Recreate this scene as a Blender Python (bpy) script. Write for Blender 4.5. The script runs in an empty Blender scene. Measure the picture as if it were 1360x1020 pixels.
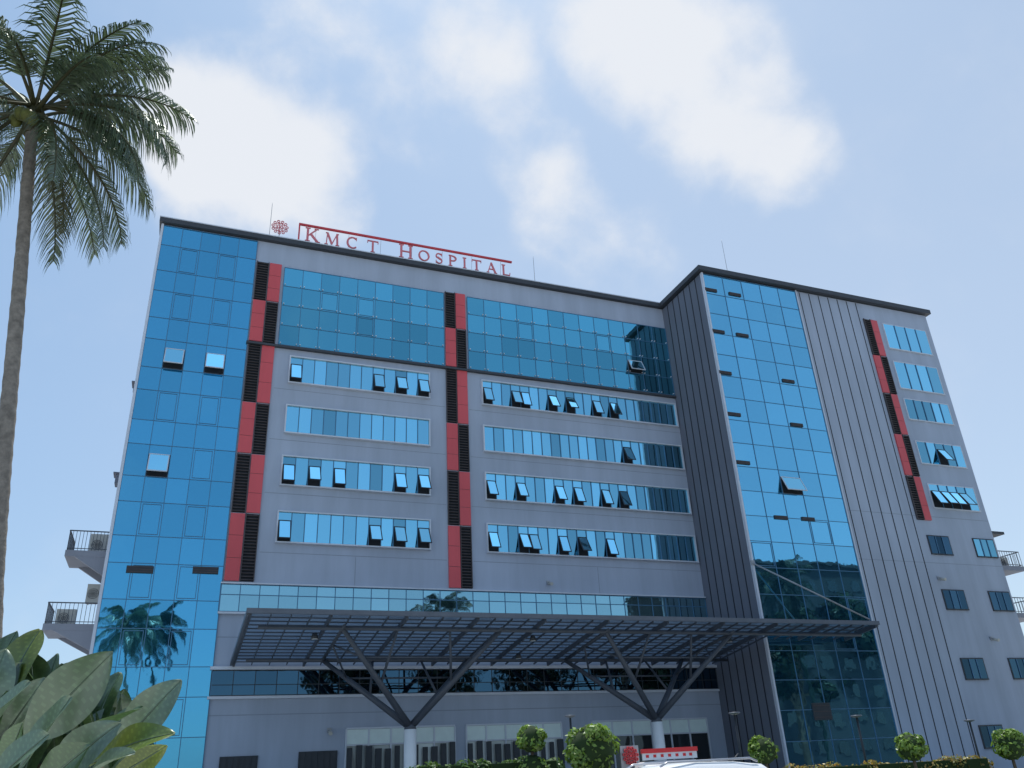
import bpy, math, random
from mathutils import Vector, Matrix
random.seed(7)
R = math.radians
scene = bpy.context.scene
col = scene.collection
rnd = random.uniform

# ------------------------------------------------------------------ camera
RX = Vector((0.931, -0.3617, -0.0478)).normalized()
FW = Vector((0.346, 0.8331, 0.4323))
FW = (FW - RX * FW.dot(RX)).normalized()
UP = RX.cross(FW).normalized()
CAMZ = 1.6
cam_d = bpy.data.cameras.new('camera')
cam = bpy.data.objects.new('camera', cam_d)
col.objects.link(cam)
cam.matrix_world = Matrix(((RX.x, UP.x, -FW.x, 0), (RX.y, UP.y, -FW.y, 0), (RX.z, UP.z, -FW.z, CAMZ), (0, 0, 0, 1)))
cam_d.sensor_fit = 'HORIZONTAL'
cam_d.sensor_width = 36
cam_d.lens = 1085 / 1360 * 36
cam_d.clip_start = 0.05
cam_d.clip_end = 6000
scene.camera = cam

def ray(u, v):
    return RX * (u - 680) - UP * (v - 510) + FW * 1085
def pix(u, v, Y):
    w = ray(u, v)
    t = Y / w.y
    return Vector((w.x * t, Y, CAMZ + w.z * t))

# ------------------------------------------------------------------ materials
def nodes_of(name):
    m = bpy.data.materials.new(name)
    m.use_nodes = True
    nt = m.node_tree
    nt.nodes.clear()
    out = nt.nodes.new('ShaderNodeOutputMaterial')
    return m, nt, out
def N(nt, t, **kw):
    n = nt.nodes.new(t)
    for k, v in kw.items():
        setattr(n, k, v)
    return n
def plain(name, c, rough=0.6, metal=0.0, var=0.12, scale=1.5, bump=0.0, bscale=40, streak=False, spec=0.4):
    m, nt, out = nodes_of(name)
    L = nt.links.new
    b = N(nt, 'ShaderNodeBsdfPrincipled')
    b.inputs['Roughness'].default_value = rough
    b.inputs['Metallic'].default_value = metal
    b.inputs['Specular IOR Level'].default_value = spec
    g = N(nt, 'ShaderNodeNewGeometry')
    mp = N(nt, 'ShaderNodeMapping')
    mp.inputs['Scale'].default_value = (1, 1, 0.12) if streak else (1, 1, 1)
    L(g.outputs['Position'], mp.inputs['Vector'])
    n = N(nt, 'ShaderNodeTexNoise')
    n.inputs['Scale'].default_value = scale
    n.inputs['Detail'].default_value = 4
    n.inputs['Roughness'].default_value = 0.65
    L(mp.outputs[0], n.inputs['Vector'])
    mr = N(nt, 'ShaderNodeMapRange')
    mr.inputs[1].default_value = 0.3; mr.inputs[2].default_value = 0.7
    mr.inputs[3].default_value = 1 - var; mr.inputs[4].default_value = 1 + var
    L(n.outputs['Fac'], mr.inputs[0])
    fac = mr.outputs[0]
    if streak:
        n2 = N(nt, 'ShaderNodeTexNoise')
        n2.inputs['Scale'].default_value = 0.12
        n2.inputs['Detail'].default_value = 3
        L(g.outputs['Position'], n2.inputs['Vector'])
        m2 = N(nt, 'ShaderNodeMapRange')
        m2.inputs[1].default_value = 0.3; m2.inputs[2].default_value = 0.7
        m2.inputs[3].default_value = 0.92; m2.inputs[4].default_value = 1.08
        L(n2.outputs['Fac'], m2.inputs[0])
        mm = N(nt, 'ShaderNodeMath', operation='MULTIPLY')
        L(fac, mm.inputs[0]); L(m2.outputs[0], mm.inputs[1])
        fac = mm.outputs[0]
    vm = N(nt, 'ShaderNodeVectorMath', operation='SCALE')
    vm.inputs[0].default_value = c
    L(fac, vm.inputs['Scale'])
    L(vm.outputs[0], b.inputs['Base Color'])
    if bump > 0:
        n3 = N(nt, 'ShaderNodeTexNoise')
        n3.inputs['Scale'].default_value = bscale
        n3.inputs['Detail'].default_value = 3
        L(g.outputs['Position'], n3.inputs['Vector'])
        bp = N(nt, 'ShaderNodeBump')
        bp.inputs['Strength'].default_value = bump
        bp.inputs['Distance'].default_value = 0.02
        L(n3.outputs['Fac'], bp.inputs['Height'])
        L(bp.outputs[0], b.inputs['Normal'])
    L(b.outputs[0], out.inputs[0])
    return m
def glass(name, tint, base, refl=0.85, wave=0.014, rough=0.02):
    """coated reflective facade glass; every pane has its own shade"""
    m, nt, out = nodes_of(name)
    L = nt.links.new
    at = N(nt, 'ShaderNodeAttribute', attribute_name='shade')
    gl = N(nt, 'ShaderNodeBsdfGlossy')
    gl.inputs['Roughness'].default_value = rough
    df = N(nt, 'ShaderNodeBsdfDiffuse')
    v1 = N(nt, 'ShaderNodeVectorMath', operation='SCALE'); v1.inputs[0].default_value = tint
    v2 = N(nt, 'ShaderNodeVectorMath', operation='SCALE'); v2.inputs[0].default_value = base
    L(at.outputs['Fac'], v1.inputs['Scale']); L(at.outputs['Fac'], v2.inputs['Scale'])
    L(v1.outputs[0], gl.inputs['Color']); L(v2.outputs[0], df.inputs['Color'])
    g = N(nt, 'ShaderNodeNewGeometry')
    n = N(nt, 'ShaderNodeTexNoise'); n.inputs['Scale'].default_value = 0.9; n.inputs['Detail'].default_value = 2
    L(g.outputs['Position'], n.inputs['Vector'])
    bp = N(nt, 'ShaderNodeBump'); bp.inputs['Strength'].default_value = wave; bp.inputs['Distance'].default_value = 0.3
    L(n.outputs['Fac'], bp.inputs['Height'])
    L(bp.outputs[0], gl.inputs['Normal'])
    mx = N(nt, 'ShaderNodeMixShader'); mx.inputs[0].default_value = refl
    L(df.outputs[0], mx.inputs[1]); L(gl.outputs[0], mx.inputs[2])
    L(mx.outputs[0], out.inputs[0])
    return m
def foliage(name, c, c2, trans=0.35, rough=0.4, gloss=0.08):
    m, nt, out = nodes_of(name)
    L = nt.links.new
    at = N(nt, 'ShaderNodeAttribute', attribute_name='shade')
    g = N(nt, 'ShaderNodeNewGeometry')
    n = N(nt, 'ShaderNodeTexNoise'); n.inputs['Scale'].default_value = 6; n.inputs['Detail'].default_value = 3
    L(g.outputs['Position'], n.inputs['Vector'])
    mx = N(nt, 'ShaderNodeMix', data_type='RGBA')
    mx.inputs[6].default_value = (*c, 1); mx.inputs[7].default_value = (*c2, 1)
    mr = N(nt, 'ShaderNodeMapRange'); mr.inputs[1].default_value = 0.35; mr.inputs[2].default_value = 0.65
    L(n.outputs['Fac'], mr.inputs[0]); L(mr.outputs[0], mx.inputs[0])
    v = N(nt, 'ShaderNodeVectorMath', operation='SCALE')
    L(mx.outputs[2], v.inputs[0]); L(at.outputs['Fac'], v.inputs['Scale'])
    d = N(nt, 'ShaderNodeBsdfDiffuse'); t = N(nt, 'ShaderNodeBsdfTranslucent')
    s = N(nt, 'ShaderNodeBsdfGlossy'); s.inputs['Roughness'].default_value = rough
    s.inputs['Color'].default_value = (0.8, 0.85, 0.8, 1)
    L(v.outputs[0], d.inputs[0]); L(v.outputs[0], t.inputs[0])
    m1 = N(nt, 'ShaderNodeMixShader'); m1.inputs[0].default_value = trans
    L(d.outputs[0], m1.inputs[1]); L(t.outputs[0], m1.inputs[2])
    m2 = N(nt, 'ShaderNodeMixShader'); m2.inputs[0].default_value = gloss
    L(m1.outputs[0], m2.inputs[1]); L(s.outputs[0], m2.inputs[2])
    L(m2.outputs[0], out.inputs[0])
    return m
def canopy_glass():
    m, nt, out = nodes_of('tinted roof glass')
    L = nt.links.new
    t = N(nt, 'ShaderNodeBsdfTransparent'); t.inputs[0].default_value = (0.48, 0.57, 0.64, 1)
    d = N(nt, 'ShaderNodeBsdfDiffuse'); d.inputs[0].default_value = (0.15, 0.18, 0.22, 1)
    tl = N(nt, 'ShaderNodeBsdfTranslucent'); tl.inputs[0].default_value = (0.16, 0.20, 0.24, 1)
    ad = N(nt, 'ShaderNodeAddShader'); L(d.outputs[0], ad.inputs[0]); L(tl.outputs[0], ad.inputs[1])
    at = N(nt, 'ShaderNodeAttribute', attribute_name='shade')
    mx = N(nt, 'ShaderNodeMixShader')
    L(at.outputs['Fac'], mx.inputs[0])
    L(t.outputs[0], mx.inputs[1]); L(ad.outputs[0], mx.inputs[2])
    L(mx.outputs[0], out.inputs[0])
    return m

M = {}
M['wall'] = plain('grey lilac render', (0.40, 0.445, 0.53), 0.85, var=0.085, scale=0.9, bump=0.15, bscale=30, streak=True, spec=0.2)
M['joint'] = plain('render joint', (0.28, 0.31, 0.37), 0.9, var=0.05)
M['wall_dark'] = plain('dark grey render', (0.17, 0.185, 0.225), 0.8, var=0.07, scale=0.9, streak=True, spec=0.2)
M['slab'] = plain('balcony render', (0.28, 0.29, 0.33), 0.8, var=0.07, scale=0.9, streak=True, spec=0.2)
M['groove'] = plain('groove shadow gap', (0.03, 0.031, 0.037), 0.9)
M['coping'] = plain('dark coping metal', (0.055, 0.06, 0.07), 0.6, var=0.1)
M['trim'] = plain('pale aluminium trim', (0.6, 0.63, 0.70), 0.45, metal=0.0, var=0.05)
M['frame'] = plain('white window frame', (0.6, 0.63, 0.69), 0.45, var=0.05)
M['mullion'] = plain('blue grey mullion', (0.07, 0.18, 0.30), 0.4, var=0.08)
M['dkframe'] = plain('dark frame', (0.035, 0.04, 0.048), 0.5)
M['unlit_paint'] = plain('painted unlit depth', (0.014, 0.017, 0.022), 0.9)  # flat dark colour standing in for unlit depth
M['red'] = plain('red cladding panel', (0.66, 0.095, 0.105), 0.45, var=0.08, scale=0.6, streak=True)
M['louvre'] = plain('dark louvre', (0.075, 0.06, 0.06), 0.55, var=0.2, scale=3)
M['g_left'] = glass('blue curtain glass', (0.15, 0.52, 0.74), (0.012, 0.14, 0.26))
M['g_tower'] = glass('sky blue tower glass', (0.27, 0.70, 0.91), (0.02, 0.13, 0.24))
M['g_top'] = glass('teal band glass', (0.17, 0.55, 0.69), (0.012, 0.04, 0.055), refl=0.92)
M['g_strip'] = glass('strip window glass', (0.33, 0.76, 0.93), (0.012, 0.035, 0.05), refl=0.92)
M['g_low'] = glass('lower band glass', (0.38, 0.64, 0.70), (0.06, 0.13, 0.16))
M['g_dark'] = glass('dark window glass', (0.07, 0.14, 0.20), (0.012, 0.018, 0.026))
M['g_shop'] = glass('shopfront glass', (0.5, 0.55, 0.58), (0.03, 0.034, 0.038), refl=0.12)
M['g_pale'] = glass('shopfront glass with blinds', (0.5, 0.55, 0.58), (0.5, 0.52, 0.5), refl=0.12)  # panes pale by their own diffuse colour
M['steel'] = plain('dark painted steel', (0.07, 0.08, 0.10), 0.45, var=0.12)
M['fascia'] = plain('grey canopy fascia', (0.12, 0.135, 0.165), 0.45, var=0.1)
M['cglass'] = canopy_glass()
M['white'] = plain('white paint', (0.8, 0.81, 0.82), 0.4, var=0.03)
M['sign_red'] = plain('sign red', (0.6, 0.06, 0.07), 0.4, var=0.05)
M['sign_face'] = plain('sign letter face', (0.66, 0.18, 0.20), 0.4, var=0.05)
M['frost'] = plain('frosted white band', (0.72, 0.82, 0.78), 0.5, var=0.05)
M['concrete'] = plain('pale concrete', (0.48, 0.48, 0.47), 0.9, var=0.15, scale=0.4, bump=0.2)
M['asphalt'] = plain('asphalt', (0.07, 0.07, 0.072), 0.9, var=0.2, scale=2, bump=0.3)
M['line'] = plain('road paint', (0.75, 0.75, 0.72), 0.7, var=0.1)
M['grass'] = plain('lawn', (0.06, 0.10, 0.03), 0.95, var=0.3, scale=2)
M['trunk'] = plain('palm trunk bark', (0.22, 0.195, 0.165), 0.9, var=0.35, scale=7, bump=0.8, bscale=18)
M['bark'] = plain('bark', (0.10, 0.075, 0.05), 0.9, var=0.3, scale=6, bump=0.6, bscale=20)
M['frond'] = foliage('palm frond', (0.058, 0.088, 0.04), (0.095, 0.13, 0.062), 0.38, 0.35, 0.12)
M['dryfrond'] = foliage('old palm frond', (0.10, 0.085, 0.04), (0.07, 0.075, 0.03), 0.3, 0.4, 0.05)
M['palm_painted_shade'] = foliage('palm with shade in colour', (0.014, 0.026, 0.02), (0.022, 0.034, 0.024), 0.1, 0.4, 0.02)  # darkened copy, shade put into the colour so mirrored palms read dark
M['coco'] = plain('coconut husk', (0.12, 0.13, 0.03), 0.6, var=0.3, scale=6)
M['leaf'] = foliage('tree leaf', (0.010, 0.020, 0.010), (0.018, 0.03, 0.012), 0.1, 0.4, 0.02)
M['shrub'] = foliage('clipped shrub leaf', (0.15, 0.27, 0.03), (0.22, 0.33, 0.05), 0.4, 0.4, 0.05)
M['hedge'] = foliage('hedge leaf', (0.06, 0.13, 0.025), (0.10, 0.17, 0.03), 0.35, 0.4, 0.05)
M['croton'] = foliage('orange hedge leaf', (0.40, 0.22, 0.04), (0.18, 0.22, 0.04), 0.35, 0.4, 0.05)
M['bigleaf'] = foliage('broad leaf', (0.042, 0.085, 0.03), (0.066, 0.115, 0.042), 0.32, 0.3, 0.11)
M['bigpale'] = foliage('pale broad leaf', (0.115, 0.17, 0.10), (0.085, 0.135, 0.072), 0.25, 0.35, 0.13)
M['bigyellow'] = foliage('yellowing broad leaf', (0.17, 0.195, 0.03), (0.10, 0.16, 0.035), 0.4, 0.35, 0.08)
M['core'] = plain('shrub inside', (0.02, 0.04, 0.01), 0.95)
M['carpaint'] = plain('white car paint', (0.8, 0.81, 0.82), 0.2, var=0.01, spec=0.6)
M['carglass'] = plain('car glass', (0.012, 0.014, 0.016), 0.05, var=0.0, spec=0.8)
M['rubber'] = plain('tyre rubber', (0.02, 0.02, 0.02), 0.8)
M['rim'] = plain('alloy rim', (0.5, 0.5, 0.52), 0.3, metal=0.8)
M['redlens'] = plain('red lamp lens', (0.7, 0.03, 0.035), 0.2, var=0.05)
M['lens'] = plain('clear lamp lens', (0.7, 0.7, 0.7), 0.1)
M['acbeige'] = plain('beige unit casing', (0.5, 0.48, 0.43), 0.5, var=0.08)
M['dkbuild'] = plain('dark render', (0.03, 0.035, 0.04), 0.9, var=0.15, scale=0.5)
M['galv'] = plain('galvanised', (0.35, 0.36, 0.38), 0.5, metal=0.4)

# ------------------------------------------------------------------ mesh helpers
W = {}
class MB:
    def __init__(s): s.v = []; s.f = []; s.mi = []; s.sh = []; s.sm = []
    def face(s, pts, mi=0, sh=1.0, sm=False):
        b = len(s.v); s.v.extend(Vector(p) for p in pts)
        s.f.append(tuple(range(b, b + len(pts)))); s.mi.append(mi); s.sh.append(sh); s.sm.append(sm)
    def idx(s, pts): b = len(s.v); s.v.extend(Vector(p) for p in pts); return b
    def add(s, ids, mi=0, sh=1.0, sm=False): s.f.append(tuple(ids)); s.mi.append(mi); s.sh.append(sh); s.sm.append(sm)
    def box(s, x0, x1, y0, y1, z0, z1, mi=0, sh=1.0):
        b = s.idx([(x0,y0,z0),(x1,y0,z0),(x1,y1,z0),(x0,y1,z0),(x0,y0,z1),(x1,y0,z1),(x1,y1,z1),(x0,y1,z1)])
        for q in ((0,3,2,1),(4,5,6,7),(0,1,5,4),(1,2,6,5),(2,3,7,6),(3,0,4,7)): s.add([b+i for i in q], mi, sh)
    def bar(s, p0, p1, w, h, mi=0, upv=(0,0,1)):
        p0 = Vector(p0); p1 = Vector(p1); d = (p1 - p0).normalized()
        a = d.cross(Vector(upv))
        if a.length < 1e-4: a = d.cross(Vector((0,1,0)))
        a.normalize(); c = a.cross(d).normalized(); a *= w/2; c *= h/2
        b = s.idx([p0-a-c, p0+a-c, p0+a+c, p0-a+c, p1-a-c, p1+a-c, p1+a+c, p1-a+c])
        for q in ((0,3,2,1),(4,5,6,7),(0,1,5,4),(1,2,6,5),(2,3,7,6),(3,0,4,7)): s.add([b+i for i in q], mi)
    def tube(s, pts, rad, n=10, mi=0, cap=True, sm=True):
        pts = [Vector(p) for p in pts]; rings = []
        if not isinstance(rad, (list, tuple)): rad = [rad]*len(pts)
        ref = None
        for i, p in enumerate(pts):
            d = (pts[min(i+1, len(pts)-1)] - pts[max(i-1, 0)]).normalized()
            if ref is None: ref = d.orthogonal().normalized()
            a = (ref - d*ref.dot(d)).normalized(); ref = a; c = d.cross(a)
            rings.append(s.idx([p + (a*math.cos(2*math.pi*k/n) + c*math.sin(2*math.pi*k/n))*rad[i] for k in range(n)]))
        for i in range(len(pts)-1):
            for k in range(n):
                s.add((rings[i]+k, rings[i]+(k+1)%n, rings[i+1]+(k+1)%n, rings[i+1]+k), mi, 1.0, sm)
        if cap:
            s.add([rings[0]+k for k in range(n)][::-1], mi); s.add([rings[-1]+k for k in range(n)], mi)
    def ball(s, c, r, nu=12, nv=8, mi=0, sq=(1,1,1), jit=0.0):
        c = Vector(c); rows = []
        for j in range(nv+1):
            th = math.pi*j/nv
            rows.append(s.idx([c + Vector((math.sin(th)*math.cos(2*math.pi*i/nu)*sq[0], math.sin(th)*math.sin(2*math.pi*i/nu)*sq[1], math.cos(th)*sq[2]))*r*(1+rnd(-jit,jit)) for i in range(nu)]))
        for j in range(nv):
            for i in range(nu):
                s.add((rows[j]+i, rows[j+1]+i, rows[j+1]+(i+1)%nu, rows[j]+(i+1)%nu), mi, 1.0, True)
    def build(s, name, mats, parent=None, origin=None):
        if not isinstance(mats, (list, tuple)): mats = [mats]
        if origin is None:
            xs = [p.x for p in s.v]; ys = [p.y for p in s.v]; zs = [p.z for p in s.v]
            origin = Vector(((min(xs)+max(xs))/2, (min(ys)+max(ys))/2, min(zs)))
        origin = Vector(origin)
        me = bpy.data.meshes.new(name)
        me.from_pydata([tuple(p - origin) for p in s.v], [], s.f)
        for k in mats: me.materials.append(k)
        me.polygons.foreach_set('material_index', s.mi)
        me.polygons.foreach_set('use_smooth', s.sm)
        a = me.attributes.new('shade', 'FLOAT', 'FACE'); a.data.foreach_set('value', s.sh)
        me.update()
        o = bpy.data.objects.new(name, me); col.objects.link(o)
        W[o.name] = origin
        if parent is not None:
            o.parent = parent; o.location = origin - W[parent.name]
        else:
            o.location = origin
        return o
def tag(o, label, cat, group=None, kind=None):
    o['label'] = label; o['category'] = cat
    if group: o['group'] = group
    if kind: o['kind'] = kind
    return o
def thing(name, label, cat, loc, group=None):
    o = bpy.data.objects.new(name, None); col.objects.link(o); o.location = loc; o.empty_display_size = 0.3
    W[o.name] = Vector(loc)
    return tag(o, label, cat, group)
def struct(o): o['kind'] = 'structure'; return o
def copy_tree(o, parent=None, mat=None):
    c = o.copy(); col.objects.link(c)
    if parent is not None: c.parent = parent
    if mat is not None and c.type == 'MESH':
        for sl in c.material_slots: sl.link = 'OBJECT'; sl.material = mat
    for ch in list(o.children): copy_tree(ch, c, mat)
    return c

# ------------------------------------------------------------------ ground
g = MB(); g.face([(-3000,-3000,0),(3000,-3000,0),(3000,3000,0),(-3000,3000,0)])
tag(struct(g.build('ground', M['concrete'])), 'pale paved forecourt and land around the hospital', 'ground')
g = MB(); g.face([(-200,10,0.004),(200,10,0.004),(200,19,0.004),(-200,19,0.004)])
for i in range(40): g.face([(-100+i*5,14.5,0.008),(-97.5+i*5,14.5,0.008),(-97.5+i*5,14.65,0.008),(-100+i*5,14.65,0.008)], 1)
tag(struct(g.build('road', [M['asphalt'], M['line']])), 'asphalt driveway with white dashes in front of the hospital', 'road')
g = MB(); g.box(-200, 200, 24.0, 24.2, 0, 0.14); g.face([(-200,24.2,0.12),(200,24.2,0.12),(200,32,0.12),(-200,32,0.12)], 1)
tag(struct(g.build('planting_bed', [M['concrete'], M['grass']])), 'kerbed green planting bed before the hospital', 'planting bed')

# ------------------------------------------------------------------ hospital building
D = 50.0; D2 = 44.2; XL = -4.15; XT = 34.8; XR = 58.0; TOP = 36.3; BACK = 68
H = thing('hospital_building', 'large grey hospital block with blue glass curtain walls and red and black chequered strips', 'hospital', ((XL+XR)/2, D, 0))
w = MB(); w.box(XL, XT-0.01, D, BACK, 0, TOP)
for z in [14.3, 18.0, 21.55, 25.1]:
    w.box(3.98, 15.58, D-0.006, D+0.1, z-0.02, z+0.02, 1); w.box(17.38, XT-0.02, D-0.006, D+0.1, z-0.02, z+0.02, 1)
for z in (9.4, 5.3): w.box(2.1, XT-0.02, D-0.006, D+0.1, z-0.025, z+0.025, 1)
for x in (9.7, 26.4): w.box(x-0.02, x+0.02, D-0.005, D+0.1, 12.5, 14.25, 1)
w.build('main_wall', [M['wall'], M['joint']], H)
w = MB(); w.box(XT, XR, D2, BACK, 0, TOP, 0)
for z in [14.2, 17.75]: w.box(44, XR-0.05, D2-0.004, D2+0.1, z-0.02, z+0.02, 1)
w.build('tower_wall', [M['wall'], M['joint']], H)
w = MB(); w.box(XT-0.06, XT-0.003, D2+0.12, D-0.01, 0, TOP-0.05, 0)
for i in range(1, 7):
    y = D2 + i*(D-D2)/7; w.box(XT-0.075, XT-0.05, y-0.05, y+0.05, 0, TOP-0.06, 1)
w.build('tower_side_cladding', [M['wall_dark'], M['groove']], H)
w = MB()
for i in range(7):
    x = 44.25 + i*0.98; w.box(x-0.04, x+0.04, D2-0.012, D2+0.05, 0.3, TOP-0.05)
w.build('tower_groove', M['groove'], H)
c = MB(); c.box(XL-0.2, XT-0.41, D-0.34, BACK+0.3, TOP+0.02, TOP+0.40)
c.box(XL-0.22, XT-0.42, D-0.37, D-0.32, TOP+0.36, TOP+0.43, 1)
c.build('roof_coping', [M['coping'], M['frame']], H)
c = MB(); c.box(XT-0.40, XR+0.3, D2-0.38, BACK+0.3, TOP+0.06, TOP+0.45)
c.build('roof_coping', M['coping'], H)
c = MB(); c.box(XL-0.06, XL+0.10, D-0.14, D+0.4, 0, TOP-0.02); c.build('edge_trim', M['trim'], H)
c = MB(); c.box(XT-0.05, XT+0.08, D2-0.14, D2+0.1, 0, TOP-0.02); c.build('edge_trim', M['trim'], H)
c = MB(); c.box(XT+8.98, XT+9.08, D2-0.14, D2+0.1, 0.6, TOP-0.02); c.build('edge_trim', M['trim'], H)

def pane(mb, x0, x1, z0, z1, Y, sh, mi=0, tilt=0.0022):
    a = rnd(-tilt, tilt)*(z1-z0); b = rnd(-tilt, tilt)*(x1-x0)
    mb.face([(x0, Y, z0), (x1, Y+b, z0), (x1, Y+a+b, z1), (x0, Y+a, z1)], mi, sh)
def sash(parent, x0, x1, z0, z1, Y, ang=26, gm='g_strip', fm='dkframe'):
    """awning sash hinged at its head, pushed open at the foot"""
    h = z1 - z0; s_, c_ = math.sin(R(ang)), math.cos(R(ang))
    def q(x, t, o=0): return Vector((x, Y - t*s_ - o*c_, z1 - t*c_ + o*s_))
    m = MB(); e = 0.055
    for (xa, xb, ta, tb) in ((x0, x1, 0, e), (x0, x1, h-e, h), (x0, x0+e, e, h-e), (x1-e, x1, e, h-e)):
        b = m.idx([q(xa,ta), q(xb,ta), q(xb,tb), q(xa,tb), q(xa,ta,0.05), q(xb,ta,0.05), q(xb,tb,0.05), q(xa,tb,0.05)])
        for f in ((0,3,2,1),(4,5,6,7),(0,1,5,4),(1,2,6,5),(2,3,7,6),(3,0,4,7)): m.add([b+i for i in f], 0)
    m.face([q(x0+e,h-e,0.03), q(x1-e,h-e,0.03), q(x1-e,e,0.03), q(x0+e,e,0.03)], 1, rnd(0.9, 2.0))
    m.face([(x0, Y+0.012, z0), (x1, Y+0.012, z0), (x1, Y+0.012, z1), (x0, Y+0.012, z1)], 2)  # dark sheet painted as the unlit opening, no room behind it
    return m.build('open_sash', [M[fm], M[gm], M['unlit_paint']], parent)

def strip_window(x0, x1, z0, z1, Y, n, opens=(), gm='g_strip', proj=0.2, darkframe=False):
    fr = MB(); t = 0.08
    fr.box(x0-t, x1+t, Y-proj, Y+0.02, z1, z1+t); fr.box(x0-t, x1+t, Y-proj-0.04, Y+0.02, z0-t, z0)
    fr.box(x0-t, x0, Y-proj, Y+0.02, z0, z1); fr.box(x1, x1+t, Y-proj, Y+0.02, z0, z1)
    pw = (x1-x0)/n
    for i in range(1, n): fr.box(x0+i*pw-0.025, x0+i*pw+0.025, Y-0.12, Y-0.02, z0, z1, 1)
    zt = z0 + 0.72*(z1-z0)
    f = fr.build('window', [M['dkframe' if darkframe else 'frame'], M['mullion']], H)
    gl = MB()
    for i in range(n):
        xa = x0+i*pw; xb = xa+pw
        last = random.choice([1, 1.05, 0.92, 0.8, 1.15, 0.62])
        if i in opens:
            pane(gl, xa, xb, zt, z1, Y-0.07, last)
            sash(f, xa+0.03, xb-0.03, z0+0.02, zt-0.01, Y-0.10, rnd(20, 32), gm)
        else:
            pane(gl, xa, xb, z0, z1, Y-0.07, last, tilt=0.005)
    gl.build('pane', M[gm], f)
    return f
def idx_of(us, v, Y, x0, x1, n):
    return {max(0, min(n-1, int((pix(u, v, Y).x - x0)/(x1-x0)*n))) for u in us}

tops = [27.45, 23.9, 20.4, 16.8]
openL = [((395, 500, 538, 563), 500), ((390,), 563), ((382, 425, 455, 533, 560), 637), ((376, 490, 533, 560), 713)]
openR = [((648, 680, 703, 737, 758, 790, 810), 540), ((860,), 600), ((652, 687, 745, 768, 802, 822), 660), ((655, 692, 715, 752, 775, 810), 725)]
for k, zt in enumerate(tops):
    us, v = openL[k]
    strip_window(4.9, 14.4, zt-1.85, zt, D, 12, idx_of(us, v, D, 4.9, 14.4, 12) if k != 1 else ())
    us, v = openR[k]
    strip_window(18.4, 34.5, zt-1.85, zt, D, 22, idx_of(us, v, D, 18.4, 34.5, 22) if k != 1 else {15})
# tower windows
for (z0, z1, n, op) in ((32.3, 34.6, 4, ()), (28.6, 31.0, 4, ()), (25.85, 27.6, 5, ()), (22.1, 23.9, 5, (2,)), (18.5, 20.35, 5, (0, 1, 2, 3))):
    strip_window(52.6, 57.3, z0, z1, D2, n, op, proj=0.08)
for z1 in (16.2, 12.2, 7.45, 3.1):
    for (xa, xb) in ((51.1, 53.1), (55.7, 57.7)):
        strip_window(xa, xb, z1-1.3, z1, D2, 3, (), 'g_strip' if (z1 > 16 and xa > 55) else 'g_dark', proj=0.06, darkframe=True)

# chequered strips
def cheq(x0, xm, x1, zs, Y):
    for j, (xa, xb) in enumerate(((x0, xm-0.02), (xm+0.02, x1))):
        for i in range(len(zs)-1):
            za, zb = zs[i+1]+0.03, zs[i]-0.03
            dark = ((i + j) % 2 == 0)
            m = MB()
            if dark:
                m.box(xa, xb, Y-0.03, Y+0.02, za, zb)
                n = int((zb-za)/0.19)
                for k in range(n):
                    z = za + (k+0.5)*(zb-za)/n
                    m.bar((xa+0.03, Y-0.075, z), (xb-0.03, Y-0.075, z), 0.10, 0.03, 1, upv=(0, -0.7, 0.7))
                m.box(xa, xa+0.05, Y-0.14, Y-0.03, za, zb, 1); m.box(xb-0.05, xb, Y-0.14, Y-0.03, za, zb, 1)
                m.build('louvre_panel', [M['unlit_paint'], M['louvre']], H)
            else:
                n = 3; hh = (zb-za)/n
                for k in range(n): m.box(xa, xb, Y-0.11, Y+0.02, za+k*hh+0.012, za+(k+1)*hh-0.012)
                m.box(xa+0.01, xb-0.01, Y-0.09, Y+0.01, za+0.02, zb-0.02, 1)
                m.build('red_panel', [M['red'], M['louvre']], H)
ZS = [34.6, 31.5, 28.28, 23.9, 20.4, 16.6, 12.5]
cheq(2.14, 2.98, 3.8, ZS, D)
cheq(15.68, 16.48, 17.26, ZS, D)
cheq(50.5, 51.22, 51.92, [34.8, 31.35, 27.9, 24.35, 20.9, 17.4], D2)
m = MB(); m.box(1.98, XT-0.08, D-0.24, D+0.02, 28.05, 28.2); m.build('ledge', M['coping'], H)

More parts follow.
